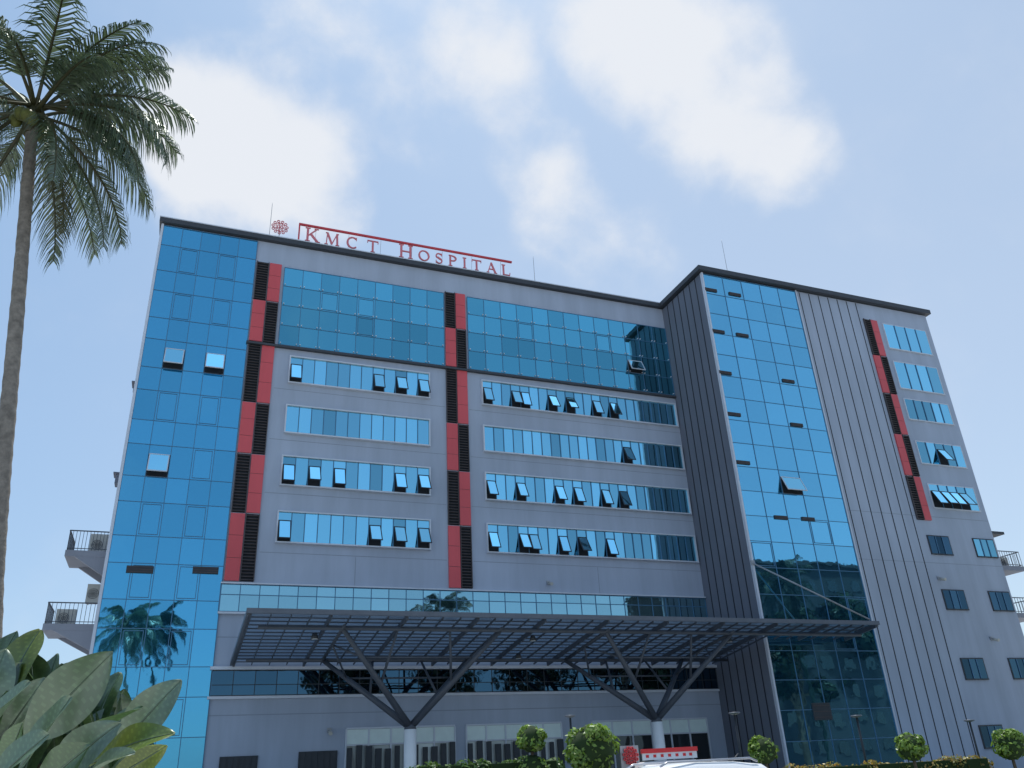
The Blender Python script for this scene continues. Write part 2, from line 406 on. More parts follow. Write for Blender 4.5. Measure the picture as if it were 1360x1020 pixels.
# generic curtain wall
def curtain(name, x0, x1, zs, nc, Y, gm, opens=(), inner=None, slots=(), mm='mullion', mw=0.038, fit=False, shade=None):
    fr = MB(); pw = (x1-x0)/nc
    for i in range(nc+1):
        x = x0+i*pw; fr.box(x-mw/2, x+mw/2, Y-0.10, Y-0.03, zs[-1], zs[0])
    for z in zs: fr.box(x0, x1, Y-0.095, Y-0.035, z-mw/2, z+mw/2)
    if inner:
        for (i, j) in inner:
            xa, xb, za, zb = x0+i*pw+0.1, x0+(i+1)*pw-0.1, zs[j+1]+0.1, zs[j]-0.1
            e = 0.035
            fr.box(xa, xb, Y-0.098, Y-0.06, zb-e, zb); fr.box(xa, xb, Y-0.098, Y-0.06, za, za+e)
            fr.box(xa, xa+e, Y-0.098, Y-0.06, za+e, zb-e); fr.box(xb-e, xb, Y-0.098, Y-0.06, za+e, zb-e)
    if fit:
        for i in range(nc):
            for j in range(1, len(zs)):
                for ox in (0.12, pw-0.12):
                    x = x0+i*pw+ox; z = zs[j]+0.12
                    fr.box(x-0.032, x+0.032, Y-0.16, Y-0.07, z-0.032, z+0.032, 1)
    f = fr.build(name, [M[mm], M['frame']], H)
    gl = MB()
    for j in range(len(zs)-1):
        for i in range(nc):
            xa, xb, za, zb = x0+i*pw, x0+(i+1)*pw, zs[j+1], zs[j]
            sh = shade(i, j) if shade else rnd(0.91, 1.07)
            if (i, j) in opens:
                pane(gl, xa, xb, za+(zb-za)*0.72, zb, Y-0.07, sh)
                sash(f, xa+0.05, xb-0.05, za+0.04, za+(zb-za)*0.70, Y-0.13, 24, 'g_strip', 'frame')
            else:
                pane(gl, xa, xb, za, zb, Y-0.07, sh)
    gl.build('pane', M[gm], f)
    if slots:
        for (xa, xb, za, zb) in slots:
            s = MB(); s.box(xa, xb, Y-0.15, Y-0.06, za, zb)
            for k in range(3): z = za+(k+0.5)*(zb-za)/3; s.box(xa+0.02, xb-0.02, Y-0.17, Y-0.14, z-0.02, z+0.02, 1)
            s.build('vent_slot', [M['dkframe'], M['louvre']], f)
    return f

zs = [36.2]
z = 36.2
while z > 2.2:
    z -= 1.55; zs.append(z)
    z -= 2.0; zs.append(z)
zs[-1] = 0.3
inner = []
for j in range(1, len(zs)-1, 2): inner += [(1, j), (3, j)]
def near(u, v, Y, x0, x1, nc, zs):
    p = pix(u, v, Y); i = int((p.x-x0)/(x1-x0)*nc)
    for j in range(len(zs)-1):
        if zs[j+1] <= p.z <= zs[j]: return (max(0, min(nc-1, i)), j)
LX0, LX1 = XL+0.1, 2.04
op = set()
for (u, v) in ((235, 473), (287, 480), (210, 612)): op.add(near(u, v, D, LX0, LX1, 5, zs))
slots = []
for (u, v) in ((186, 757), (273, 758)):
    p = pix(u, v, D); slots.append((p.x-0.7, p.x+0.7, p.z-0.2, p.z+0.2))
curtain('curtain_wall', LX0, LX1, zs, 5, D, 'g_left', op, [q for q in inner if q not in op], slots)
zt = [36.2 - 1.765*k for k in range(21)]
TX0, TX1 = XT+0.1, XT+8.96
op = {near(1060, 638, D2, TX0, TX1, 5, zt)}
slots = []
for (u, v) in ((953, 441), (985, 446), (962, 496), (1046, 507), (974, 551), (1057, 565), (986, 615), (1036, 688), (1072, 690), (975, 392), (943, 386)):
    p = pix(u, v, D2); slots.append((p.x-0.55, p.x+0.55, p.z-0.13, p.z+0.13))
for (u, v) in ((1090, 945),):
    p = pix(u, v, D2); slots.append((p.x-0.7, p.x+0.7, p.z-0.5, p.z+0.5))
curtain('curtain_wall', TX0, TX1, zt, 5, D2, 'g_tower', op, [(3, 11), (3, 15), (0, 12), (4, 14)], slots)
tz = [34.4, 32.9, 31.35, 29.8, 28.3]
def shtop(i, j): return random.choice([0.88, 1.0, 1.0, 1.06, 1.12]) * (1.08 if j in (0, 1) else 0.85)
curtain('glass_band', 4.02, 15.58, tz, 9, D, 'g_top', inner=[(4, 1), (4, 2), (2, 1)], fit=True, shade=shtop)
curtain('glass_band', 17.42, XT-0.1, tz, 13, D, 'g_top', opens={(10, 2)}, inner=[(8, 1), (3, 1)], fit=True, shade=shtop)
curtain('glass_band', 2.0, XT-0.1, [12.33, 11.75, 10.8], 30, D, 'g_low', mm='mullion', mw=0.045)
m = MB(); m.box(1.98, XT-0.08, D-0.2, D+0.01, 12.36, 12.44); m.box(1.98, XT-0.08, D-0.2, D+0.01, 10.66, 10.77); m.build('band_trim', M['frame'], H)
curtain('glass_band', 2.0, XT-0.1, [7.6, 6.85, 6.3], 28, D, 'g_dark', mm='dkframe')
m = MB(); m.box(1.9, XT-0.08, D-0.3, D+0.01, 7.63, 7.8); m.box(1.9, XT-0.08, D-0.2, D+0.01, 6.12, 6.26); m.build('band_trim', M['frame'], H)

# ground floor
def shopfront(x0, x1, nf, fins):
    f = MB(); t = 0.09; z1 = 4.5
    f.box(x0, x1, D-0.16, D+0.01, z1-t, z1); f.box(x0, x1, D-0.15, D+0.01, 3.55, 3.62)
    for i in range(nf+1):
        x = x0+(x1-x0)*i/nf; f.box(x-0.045, x+0.045, D-0.155, D+0.005, 0, z1-t)
    o = f.build('shopfront', M['frame'], H)
    b = MB(); b.box(x0+0.05, x1-0.05, D-0.09, D-0.02, 3.63, z1-t-0.01); b.build('frosted_band', M['frost'], o)
    q = MB()
    for i in range(nf): pane(q, x0+(x1-x0)*i/nf, x0+(x1-x0)*(i+1)/nf, 0.02, 3.54, D-0.06, rnd(0.7, 1.3))
    q.build('pane', M['g_pale' if fins else 'g_shop'], o)
    if fins:
        q = MB(); n = int((x1-x0)/0.52)
        for i in range(n):
            x = x0+0.2+(x1-x0-0.4)*i/(n-1); hw = rnd(.12, .19); q.box(x-hw, x+hw, D-0.3, D-0.17, 0, 3.45+0.12*math.sin(i*1.3))
        q.build('fin', M['dkframe'], o)
shopfront(9.5, 15.9, 5, True); shopfront(16.6, 22.8, 5, True); shopfront(24.9, 33.4, 6, False)
for (xa, xb, zt_) in ((2.9, 4.75, 3.25), (7.0, 9.0, 3.35)):
    f = MB(); f.box(xa-0.05, xb+0.05, D-0.12, D+0.01, zt_-2.0, zt_); o = f.build('window', M['dkframe'], H)
    q = MB()
    for i in range(7): x = xa+(xb-xa)*i/6; q.box(x-0.02, x+0.02, D-0.16, D-0.125, zt_-1.95, zt_-0.05)
    q.build('window_bar', M['dkframe'], o)

# balconies on the end walls
def balcony(x0, x1, y0, y1, z, inner_left):
    b = MB(); b.box(x0, x1, y0, y1, z-0.35, z)
    if inner_left:
        for y in (y0+0.01, y1-0.26):
            i = b.idx([(x1, y, z-0.352), (x0+0.5, y, z-0.352), (x1, y, z-1.5), (x1, y+0.25, z-0.352), (x0+0.5, y+0.25, z-0.352), (x1, y+0.25, z-1.5)])
            for f in ((0,1,2),(3,5,4),(0,3,4,1),(1,4,5,2),(2,5,3,0)): b.add([i+k for k in f])
    o = b.build('balcony', M['slab'], H)
    r = MB(); zt_ = z+1.15
    pts = [(x1-0.05 if inner_left else x0+0.05, y0+0.06), (x0+0.06 if inner_left else x1-0.06, y0+0.06), (x0+0.06 if inner_left else x1-0.06, y1-0.06)]
    for k in range(2):
        p, q = pts[k], pts[k+1]
        r.bar((*p, zt_), (*q, zt_), 0.06, 0.06); r.bar((*p, z+0.12), (*q, z+0.12), 0.04, 0.04)
        n = 12
        for i in range(n+1):
            x = p[0]+(q[0]-p[0])*i/n; y = p[1]+(q[1]-p[1])*i/n
            r.bar((x, y, z), (x, y, zt_), 0.025, 0.025)
    r.build('railing', M['steel'], o)
balcony(-6.5, XL-0.08, 52.0, 55.0, 14.45, True)
balcony(-6.9, XL-0.08, 52.0, 55.0, 10.35, True)
balcony(XR+0.02, 61.3, 44.9, 48.0, 14.5, False)
balcony(XR+0.02, 61.6, 44.9, 48.0, 10.9, False)
b = MB(); b.box(XR+0.02, 60.0, 44.7, 48.2, 16.95, 17.15); b.build('balcony_roof', M['coping'], H)

def ac_unit(x, y, z, label, w=0.9, d=0.4, h=0.75):
    t = thing('air_conditioner', label, 'air conditioner', (x, y, z))
    m = MB(); m.box(x-w/2, x+w/2, y-d/2, y+d/2, z+0.04, z+h)
    for s in (-1, 1): m.box(x+s*w*0.35-0.04, x+s*w*0.35+0.04, y-d/2+0.02, y+d/2-0.02, z, z+0.04)
    m.build('casing', M['acbeige'], t)
    f = MB()
    for r_ in (0.1, 0.19, 0.28):
        f.tube([(x-0.1+r_*math.cos(a*R(20)), y-d/2-0.012, z+h/2+r_*math.sin(a*R(20))) for a in range(19)], 0.012, 5)
    for a in range(8): f.bar((x-0.1, y-d/2-0.012, z+h/2), (x-0.1+0.28*math.cos(a*R(45)), y-d/2-0.012, z+h/2+0.28*math.sin(a*R(45))), 0.012, 0.012)
    f.build('fan_grille', M['dkframe'], t)
ac_unit(-4.95, 53.4, 14.45, 'beige air conditioner on the upper left balcony', 1.0, 0.5, 1.3)
ac_unit(-6.0, 53.4, 10.35, 'beige air conditioner on the lower left balcony', 1.0, 0.5, 1.0)
ac_unit(-4.7, 53.4, 11.7, 'beige air conditioner hung on the wall above the lower left balcony', 0.9, 0.5, 1.1)
ac_unit(60.4, 46.0, 14.5, 'beige air conditioner on the upper right balcony', 0.9, 0.5, 0.9)
for (u, v) in ((181, 516), (157, 637)):
    p = pix(u, v, 52); m = MB(); m.box(p.x-0.16, XL-0.06, 51.8, 52.6, p.z-0.3, p.z+0.3); m.box(p.x-0.3, XL-0.06, 51.7, 52.7, p.z+0.3, p.z+0.38)
    m.build('wall_vent_cowl', M['wall_dark'], H)

# ------------------------------------------------------------------ roof sign
def stroke_letter(ch):
    st = []
    T_, t_, s_ = 0.135, 0.07, 0.045
    def arc(cx, cy, rx, ry, a0, a1, n, tw):
        pts = [(cx+rx*math.cos(R(a0+(a1-a0)*i/n)), cy+ry*math.sin(R(a0+(a1-a0)*i/n))) for i in range(n+1)]
        for i in range(n):
            mid = a0+(a1-a0)*(i+0.5)/n
            st.append((*pts[i], *pts[i+1], t_+(tw-t_)*abs(math.cos(R(mid)))))
    def serif(x, y, w=0.17): st.append((x-w, y, x+w, y, s_))
    if ch == 'K':
        st += [(.17,0,.17,1,T_), (.22,.42,.78,1,t_), (.38,.56,.86,0,T_)]; serif(.17,0); serif(.17,1); serif(.76,1,.15); serif(.88,0,.15); w = 1.0
    elif ch == 'M':
        st += [(.14,0,.2,1,t_), (.2,1,.57,.05,T_), (.57,.05,.94,1,t_), (.94,1,1.0,0,T_)]; serif(.13,0,.13); serif(1.0,0,.15); serif(.16,1,.1); serif(.98,1,.1); w = 1.15
    elif ch == 'C': arc(.5,.5,.42,.48,50,310,16,T_); st.append((.78,.98,.78,.72,s_)); w = .95
    elif ch == 'T': st += [(.45,0,.45,1,T_), (.02,.97,.88,.97,t_), (.03,1,.03,.78,s_), (.87,1,.87,.78,s_)]; serif(.45,0); w = .9
    elif ch == 'H': st += [(.17,0,.17,1,T_), (.83,0,.83,1,T_), (.17,.5,.83,.5,t_)]; [serif(x, y) for x in (.17,.83) for y in (0,1)]; w = 1.0
    elif ch == 'O': arc(.5,.5,.43,.48,0,360,22,T_); w = 1.0
    elif ch == 'S': arc(.38,.74,.26,.24,40,230,9,t_+.03); st.append((.22,.60,.54,.42,T_)); arc(.36,.25,.27,.24,50,-150,9,t_+.03); st.append((.6,.98,.6,.75,s_)); st.append((.1,.02,.1,.28,s_)); w = .75
    elif ch == 'P': st.append((.17,0,.17,1,T_)); arc(.36,.73,.32,.25,90,-90,9,T_); st += [(.17,.98,.36,.98,t_), (.17,.48,.36,.48,t_)]; serif(.17,0); serif(.12,1,.1); w = .75
    elif ch == 'I': st.append((.2,0,.2,1,T_)); serif(.2,0); serif(.2,1); w = .4
    elif ch == 'A': st += [(.12,0,.46,1,t_), (.44,1,.84,0,T_), (.26,.34,.68,.34,t_)]; serif(.12,0,.13); serif(.84,0,.15); w = .98
    elif ch == 'L': st += [(.17,0,.17,1,T_), (.1,.03,.75,.03,t_), (.75,0,.78,.28,s_)]; serif(.17,1); w = .82
    return st, w
YS = D + 0.05
S = thing('rooftop_sign', 'red KMCT HOSPITAL lettering under a red bar standing on the roof edge', 'sign', (13, YS, 36.72))
for ch, u, v, hgt in (('K',415,314,1.1),('M',441,320,.98),('C',468,324,.98),('T',495,329,.98),('H',539,336,1.12),('O',563,342,.92),('S',583,345,.92),('P',601,348,.92),('I',617,351,.92),('T',633,354,.92),('A',653,357,.92),('L',672,360,.92)):
    p = pix(u, v, YS); st, wd_ = stroke_letter(ch)
    m = MB(); z0 = 37.06; sx = hgt*0.95
    for i, (x0, y0, x1, y1, tk) in enumerate(st):
        a = Vector((p.x+(x0-wd_/2)*sx, YS-0.002*i, z0+y0*hgt)); b = Vector((p.x+(x1-wd_/2)*sx, YS-0.002*i, z0+y1*hgt))
        d = (b-a).normalized(); n_ = Vector((-d.z, 0, d.x))*tk*hgt*0.52; yv = Vector((0, 0.05, 0))
        i0 = m.idx([a-n_-yv, b-n_-yv, b+n_-yv, a+n_-yv, a-n_+yv, b-n_+yv, b+n_+yv, a+n_+yv])
        for f in ((0,1,2,3),(7,6,5,4),(0,4,5,1),(1,5,6,2),(2,6,7,3),(3,7,4,0)): m.add([i0+k for k in f])
    m.build('letter', M['sign_face'], S)
m = MB(); m.box(4.75, 21.3, YS-0.08, YS+0.08, 38.31, 38.44); m.box(4.75, 4.85, YS-0.07, YS+0.07, 36.73, 38.308); m.build('bar', M['sign_red'], S)
m = MB()
for i in range(7): x = 6+i*2.4; m.bar((x, YS+0.3, 36.73), (x, YS+0.12, 38.3), 0.02, 0.02)
m.box(4.95, 21.2, YS+0.1, YS+0.14, 36.95, 37.0)
m.build('support', M['galv'], S)
def emblem(parent, cx, cy, cz, r, mat, name='emblem'):
    m = MB()
    def ringf(x, z, ro, ri, n=12):
        P = lambda rad, k, y: (x+rad*math.cos(2*math.pi*k/n), y, z+rad*math.sin(2*math.pi*k/n))
        a = m.idx([P(ro, k, cy-.03) for k in range(n)]); b = m.idx([P(ri, k, cy-.03) for k in range(n)])
        c_ = m.idx([P(ro, k, cy+.03) for k in range(n)]); d_ = m.idx([P(ri, k, cy+.03) for k in range(n)])
        for k in range(n):
            q = (k+1) % n
            m.add((a+k, a+q, b+q, b+k)); m.add((c_+q, c_+k, d_+k, d_+q)); m.add((a+q, a+k, c_+k, c_+q)); m.add((b+k, b+q, d_+q, d_+k))
    ringf(cx, cz, r*0.15, r*.02)
    for (rr, n, pr, off) in ((0.36, 7, 0.13, 0), (0.82, 11, 0.19, 0.2)):
        for k in range(n):
            a = 2*math.pi*(k+off)/n; ringf(cx+rr*r*math.cos(a), cz+rr*r*math.sin(a), pr*r, pr*r*.58)
    ringf(cx, cz, r*0.6, r*.56, 24)
    return m.build(name, mat, parent)
E = thing('emblem_sign', 'round red flower emblem standing on the roof left of the lettering', 'emblem', (3.45, YS, 36.72))
emblem(E, 3.45, YS, 37.8, 0.60, M['sign_face'], 'flower_emblem')
m = MB(); m.tube([(3.45, YS+0.1, 36.73), (3.45, YS+0.1, 38.2)], 0.025, 8); m.bar((2.95, YS+0.1, 37.8), (3.95, YS+0.1, 37.8), 0.025, 0.025); m.build('support', M['galv'], E)
for (u, v0, Y, lab) in ((362, 268, 51.5, 'thin lightning rod on the roof above the round emblem'), (708, 340, 51.5, 'thin lightning rod on the roof right of the lettering'), (958, 318, 46.5, 'thin lightning rod on the roof of the projecting right tower')):
    p = pix(u, v0, Y); m = MB(); m.tube([(p.x, Y, 36.7), (p.x, Y, p.z-0.3), (p.x, Y, p.z)], [0.022, 0.016, 0.006], 6); m.box(p.x-0.1, p.x+0.1, Y-0.1, Y+0.1, 36.68, 36.84)
    tag(m.build('lightning_rod', M['galv']), lab, 'lightning rod')

# ------------------------------------------------------------------ entrance canopy
YF, YB, ZF, ZB = 41.0, 49.7, 9.12, 7.95
CX0, CX1 = 3.0, 41.1
def cz(y): return ZF + (ZB-ZF)*(y-YF)/(YB-YF)
CN = thing('entrance_canopy', 'dark steel and glass entrance canopy on two branching columns', 'canopy', (19, 45.5, 0))
m = MB()
nx = 40
for i in range(nx+1):
    x = CX0+0.1+(CX1-CX0-0.2)*i/nx
    yb = YB if x < XT-0.4 else D2-0.25
    big = (i % 4 == 0)
    m.bar((x, YF+0.05, cz(YF)-0.06), (x, yb, cz(yb)-0.06), 0.11 if big else 0.04, 0.24 if big else 0.10)
for k in range(15):
    y = YF+0.3+k*0.6
    xe = CX1-0.1 if y < D2-0.4 else XT-0.35
    m.bar((CX0+0.05, y, cz(y)+0.08), (xe, y, cz(y)+0.08), 0.045, 0.06)
for y in (42.3, 48.0):
    xe = CX1-0.3 if y < D2-0.4 else XT-0.4
    m.tube([(CX0+0.6, y, cz(y)-0.28), (xe, y, cz(y)-0.28)], 0.10, 10)
m.build('frame', M['steel'], CN)
m = MB()
m.box(CX0-0.1, CX1+0.1, YF-0.12, YF+0.04, ZF-0.04, ZF+0.2)
m.bar((CX0-0.03, YF+0.05, ZF), (CX0-0.03, YB, ZB), 0.14, 0.26); m.bar((CX1+0.03, YF+0.05, ZF), (CX1+0.03, D2-0.2, cz(D2-.2)), 0.14, 0.26)
m.build('fascia', M['fascia'], CN)
m = MB()
for i in range(nx):
    xa = CX0+0.1+(CX1-CX0-0.2)*i/nx; xb = CX0+0.1+(CX1-CX0-0.2)*(i+1)/nx
    for k in range(-1, 8):
        ya = YF+0.3+k*1.2; yb = min(ya+1.2, YB); ya = max(ya, YF+0.05)
        if ya >= YB: continue
        if xb > XT-0.3 and yb > D2-0.2:
            if ya > D2-0.3: continue
            yb = D2-0.2
        m.face([(xa, ya, cz(ya)+0.15), (xb, ya, cz(ya)+0.15), (xb, yb, cz(yb)+0.15), (xa, yb, cz(yb)+0.15)], 0, rnd(0.4, 0.7))
m.build('glass_roof', M['cglass'], CN)
for cxx in (11.9, 26.7):
    p = MB(); p.tube([(cxx, 45, 0), (cxx, 45, 0.25)], 0.55, 20); p.tube([(cxx, 45, 0.25), (cxx, 45, 4.05)], 0.33, 20); p.tube([(cxx, 45, 4.05), (cxx, 45, 4.3)], [0.33, 0.24], 20, 1)
    o = p.build('column', [M['white'], M['steel']], CN)
    for sx in (-1, 1):
        for y in (42.3, 48.0):
            a = MB(); e = Vector((cxx+sx*4.2, y, cz(y)-0.3)); b = Vector((cxx, 45, 4.15))
            a.tube([b, b.lerp(e, 0.5), e], [0.19, 0.16, 0.12], 12); a.build('arm', M['steel'], o)
            a = MB(); mid = b.lerp(e, 0.45); e2 = Vector((cxx+sx*1.4, y, cz(y)-0.3)); a.tube([mid, e2], [0.075, 0.065], 8)
            mid = b.lerp(e, 0.72); e3 = Vector((cxx+sx*4.2, 45.2, cz(45.2)-0.25)); a.tube([mid, e3], [0.06, 0.05], 8)
            a.build('strut', M['steel'], o)
    a = MB()
    for y in (42.3, 48.0):
        t_ = 0.72; l = Vector((cxx, 45, 4.15)).lerp(Vector((cxx-4.2, y, cz(y)-0.3)), t_); r_ = Vector((cxx, 45, 4.15)).lerp(Vector((cxx+4.2, y, cz(y)-0.3)), t_)
        a.tube([l, r_], 0.05, 8)
    for sx in (-1, 1):
        a.tube([(cxx+sx*4.2, 42.0, cz(42.0)-0.25), (cxx+sx*4.2, 48.3, cz(48.3)-0.25)], 0.09, 8)
    a.build('tie_beam', M['steel'], o)
m = MB(); m.tube([(XT-0.1, D2-0.16, 13.5), (40.7, YF+0.1, ZF+0.3)], 0.055, 8); m.box(XT-0.2, XT+0.1, D2-0.2, D2-0.14, 13.35, 13.65); m.build('tie_rod', M['galv'], CN)
for (x, y) in ((6.5, 43.5), (18.5, 43.5), (31.5, 43.4), (19.0, 47.0)):
    m = MB(); z = cz(y)-0.45; m.tube([(x, y, z), (x, y, z+0.28)], [0.2, 0.12], 12, 0); m.tube([(x, y, z-0.015), (x, y, z)], 0.16, 12, 1)
    m.build('downlight', [M['dkframe'], M['lens']], CN)

def wall_camera(u, v, Y, label):
    p = pix(u, v, Y); t = thing('wall_camera', label, 'wall camera', p)
    m = MB(); m.box(p.x-0.12, p.x+0.12, Y-0.08, Y-0.012, p.z-0.12, p.z+0.12); m.bar((p.x, Y-0.08, p.z), (p.x, Y-0.3, p.z-0.03), 0.06, 0.06); m.build('bracket', M['galv'], t)
    m = MB(); m.tube([(p.x, Y-0.2, p.z-0.1), (p.x, Y-0.6, p.z-0.2)], [0.1, 0.11], 10); m.build('camera_body', M['acbeige'], t)
wall_camera(728, 774, D, 'small camera on the grey wall just above the pale glass band')
wall_camera(1246, 768, D2, 'small camera on the right tower wall below the small left window')
wall_camera(1316, 848, D2, 'small camera low on the right tower wall between rows of small windows')
wall_camera(437, 970, D, 'small camera on the lower grey wall left of the shopfronts')

# ------------------------------------------------------------------ palms
def frond(mb, base, az, el, length, bend, twist, nleaf=74, lw=0.036, ll=1.2, droop=1.35):
    """a curved midrib with long hanging leaflets on both sides"""
    n = 22; pts = [Vector(base)]; dirs = []
    for i in range(n):
        e = el - bend*((i/n)**1.25)
        d = Vector((math.cos(e)*math.cos(az), math.cos(e)*math.sin(az), math.sin(e)))
        dirs.append(d); pts.append(pts[-1] + d*length/n)
    mb.tube(pts, [0.042*(1-0.88*i/n)+0.004 for i in range(n+1)], 6, 1)
    for k in range(nleaf):
        t = 0.2 + 0.8*(k+0.5)/nleaf
        i = min(int(t*n), n-1); p = pts[i].lerp(pts[i+1], t*n-i); d = dirs[i]
        side = d.cross(Vector((0, 0, 1)))
        if side.length < 0.05: side = Vector((-math.sin(az), math.cos(az), 0))
        side.normalize(); side = Matrix.Rotation(twist*t, 3, d) @ side
        nrm = side.cross(d).normalized()
        prof = 0.6+0.4*math.sin(math.pi*min(1.0, t/0.55)*0.5) if t < 0.6 else max(0.3, 1-(t-0.6)*1.6)
        for s in (-1, 1):
            if rnd(0, 1) < 0.05: continue
            L_ = ll*prof*rnd(0.72, 1.12)
            d1 = (side*s*0.95 + d*(0.6+0.55*t+rnd(-.18, .18)) + nrm*rnd(-0.05, 0.2) + Vector((0, 0, -0.15*droop))).normalized()
            g1 = Vector((0, 0, -1))
            q1 = p + d1*L_*0.36; d2 = (d1*0.8 + g1*rnd(0.45, 0.9)*droop).normalized(); q2 = q1 + d2*L_*0.35
            d3 = (d2*0.7 + g1*rnd(0.4, 1.0)*droop).normalized(); q3 = q2 + d3*L_*0.29
            wv = d*lw*0.5*rnd(0.8, 1.2); sh = rnd(0.65, 1.3)
            mb.face([p-wv, p+wv, q1+wv*1.1, q1-wv*1.1], 0, sh); mb.face([q1-wv*1.1, q1+wv*1.1, q2+wv*0.7, q2-wv*0.7], 0, sh*1.05)
            mb.face([q2-wv*.7, q2+wv*.7, q3], 0, sh)
def palm(label, trunk_pts, rads, seedv, fronds):
    random.seed(seedv)
    base = trunk_pts[0]; top = trunk_pts[-1]
    t = thing('palm_tree', label, 'palm tree', base)
    m = MB(); fine = []; fr_ = []
    for i in range(len(trunk_pts)-1):
        k = 10
        for j in range(k):
            q = j/k
            P0 = trunk_pts[max(i-1, 0)]; P1_ = trunk_pts[i]; P2 = trunk_pts[i+1]; P3 = trunk_pts[min(i+2, len(trunk_pts)-1)]
            fine.append(0.5*((2*P1_)+(P2-P0)*q+(2*P0-5*P1_+4*P2-P3)*q*q+(3*P1_-P0-3*P2+P3)*q**3))
            fr_.append((rads[i]*(1-q)+rads[i+1]*q)*(1.0+(0.05 if j % 2 else -0.02)+rnd(-.02, .02)))
    fine.append(top); fr_.append(rads[-1])
    m.tube(fine, fr_, 14, 0); m.build('trunk', M['trunk'], t)
    m = MB(); m.tube([top-Vector((0,0,0.5)), top, top+Vector((0,0,0.55))], [rads[-1]*1.15, rads[-1]*1.6, 0.05], 12); m.build('crownshaft', M['dryfrond'], t)
    for (az, el, ln, bd, tw, dry) in fronds:
        m = MB(); b = top + Vector((math.cos(az)*0.08, math.sin(az)*0.08, rnd(-0.05, 0.35)))
        frond(m, b, az, el, ln, bd, tw)
        k = M['dryfrond'] if dry else M['frond']
        m.build('frond', [k, M['dryfrond']], t)
    for k in range(6):
        a = rnd(0, 6.28); m = MB(); m.ball(top+Vector((math.cos(a)*0.3, math.sin(a)*0.3, -0.25+rnd(-.15, .1))), 0.14, 10, 8, 0, (1, 1, 1.25)); m.build('coconut', M['coco'], t)
    return t
YP = 16.5
tp = [pix(u, v, YP) for (u, v) in ((-8, 770), (2, 640), (13, 520), (24, 400), (33, 290), (44, 155))]
d = (tp[0]-tp[1]); low = tp[0] + d.normalized()*2.0; base = Vector((low.x+(low.x-tp[0].x)*0.6, YP, 0.0))
tp = [base, low] + tp
random.seed(3)
fr = []
NF = 15
for k in range(NF):
    az = k*2.399963 + rnd(-.15, .15); u_ = k/(NF-1)
    el = R(78 - 105*u_ + rnd(-8, 8)); bd = R(rnd(70, 100)) if u_ < 0.65 else R(rnd(35, 60))
    fr.append((az, el, rnd(3.1, 3.7), bd, rnd(-0.7, 0.7), False))
for (az, el, ln, bd) in ((R(-8), R(38), 3.5, R(80)), (R(-18), R(16), 3.9, R(105)), (R(5), R(70), 3.5, R(60)), (R(-25), R(-12), 3.8, R(72)), (R(-60), R(-34), 3.8, R(50)), (R(-45), R(60), 3.4, R(80)), (R(-15), R(-44), 4.0, R(38)), (R(-95), R(15), 3.6, R(85)), (R(180), R(-40), 3.6, R(40)), (R(70), R(-40), 3.5, R(40)), (R(120), R(50), 3.4, R(75)), (R(-130), R(-35), 3.6, R(40)), (R(30), R(-20), 3.5, R(62)), (R(20), R(50), 3.5, R(100))):
    fr.append((az, el, ln, bd, rnd(-.5, .5), False))
for (az, el) in ((R(-28), R(-62)), (R(190), R(-60))): fr.append((az, el, 3.9, R(20), 0.3, True))
rad_ = [0.22, 0.18, 0.155, 0.145, 0.138, 0.13, 0.124, 0.118]
P1 = palm('tall coconut palm with curved grey trunk at the left edge', tp, rad_, 11, fr)
def refl_palm(X, Y, crown_z, label, rz=0):
    s = crown_z/tp[-1].z
    c = copy_tree(P1, None, M['palm_painted_shade']); c.scale = (s, s, s); off = (tp[-1]-tp[0])*s
    c.location = (X-off.x, Y, 0); c['label'] = label
    return c
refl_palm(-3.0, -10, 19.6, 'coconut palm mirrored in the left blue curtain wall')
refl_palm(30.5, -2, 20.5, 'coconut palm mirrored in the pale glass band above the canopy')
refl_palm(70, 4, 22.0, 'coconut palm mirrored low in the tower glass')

# ------------------------------------------------------------------ broadleaf trees behind the viewpoint (mirrored in the lower glass)
def leaf_cloud(mb, clumps, n, size, flat=0.5, mi=0):
    for k in range(n):
        c, r = random.choice(clumps); c = Vector(c)
        v = Vector((random.gauss(0,1), random.gauss(0,1), random.gauss(0,1))).normalized()
        rr = r*(rnd(0.25, 1)**0.45); p = c + Vector((v.x, v.y, v.z*0.8))*rr
        nn = (v + Vector((rnd(-1,1), rnd(-1,1), rnd(-.4,1)))*0.8).normalized(); a = nn.orthogonal().normalized()
        a = Matrix.Rotation(rnd(0, 6.28), 3, nn) @ a; b = nn.cross(a); s = size*rnd(0.6, 1.3)
        sh = rnd(0.65, 1.2)*(0.75+0.35*(rr/r))*(0.9+0.2*v.z)  # inner and lower leaves coloured darker, painted shade within each clump
        mb.face([p-a*s, p-b*s*flat, p+a*s, p+b*s*flat], mi, sh)
def tree(name, label, loc, h, r, group, seedv):
    random.seed(seedv); X, Y = loc
    t = thing(name, label, 'tree', (X, Y, 0), group)
    m = MB(); m.tube([(X, Y, 0), (X+.1, Y, h*.25), (X-.1, Y+.1, h*.45), (X, Y, h*.75)], [.42, .33, .25, .1], 10)
    cl = []
    for k in range(11):
        a = k*2.4; e = h*rnd(.45, .92); q = Vector((X+math.cos(a)*r*rnd(.3, .75), Y+math.sin(a)*r*rnd(.3, .75), e)); cl.append((q, r*rnd(.28, .45)))
        m.tube([(X, Y, h*rnd(.3, .5)), q.lerp(Vector((X, Y, e)), .4)-Vector((0, 0, .5)), q], [.14, .1, .04], 6)
    m.build('trunk', M['bark'], t)
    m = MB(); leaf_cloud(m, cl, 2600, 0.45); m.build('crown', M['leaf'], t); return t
T0 = tree('broadleaf_tree', 'dark broadleaf tree mirrored in the lower glass of the hospital', (45, -8), 19, 6.5, 'trees mirrored in the lower glass', 5)
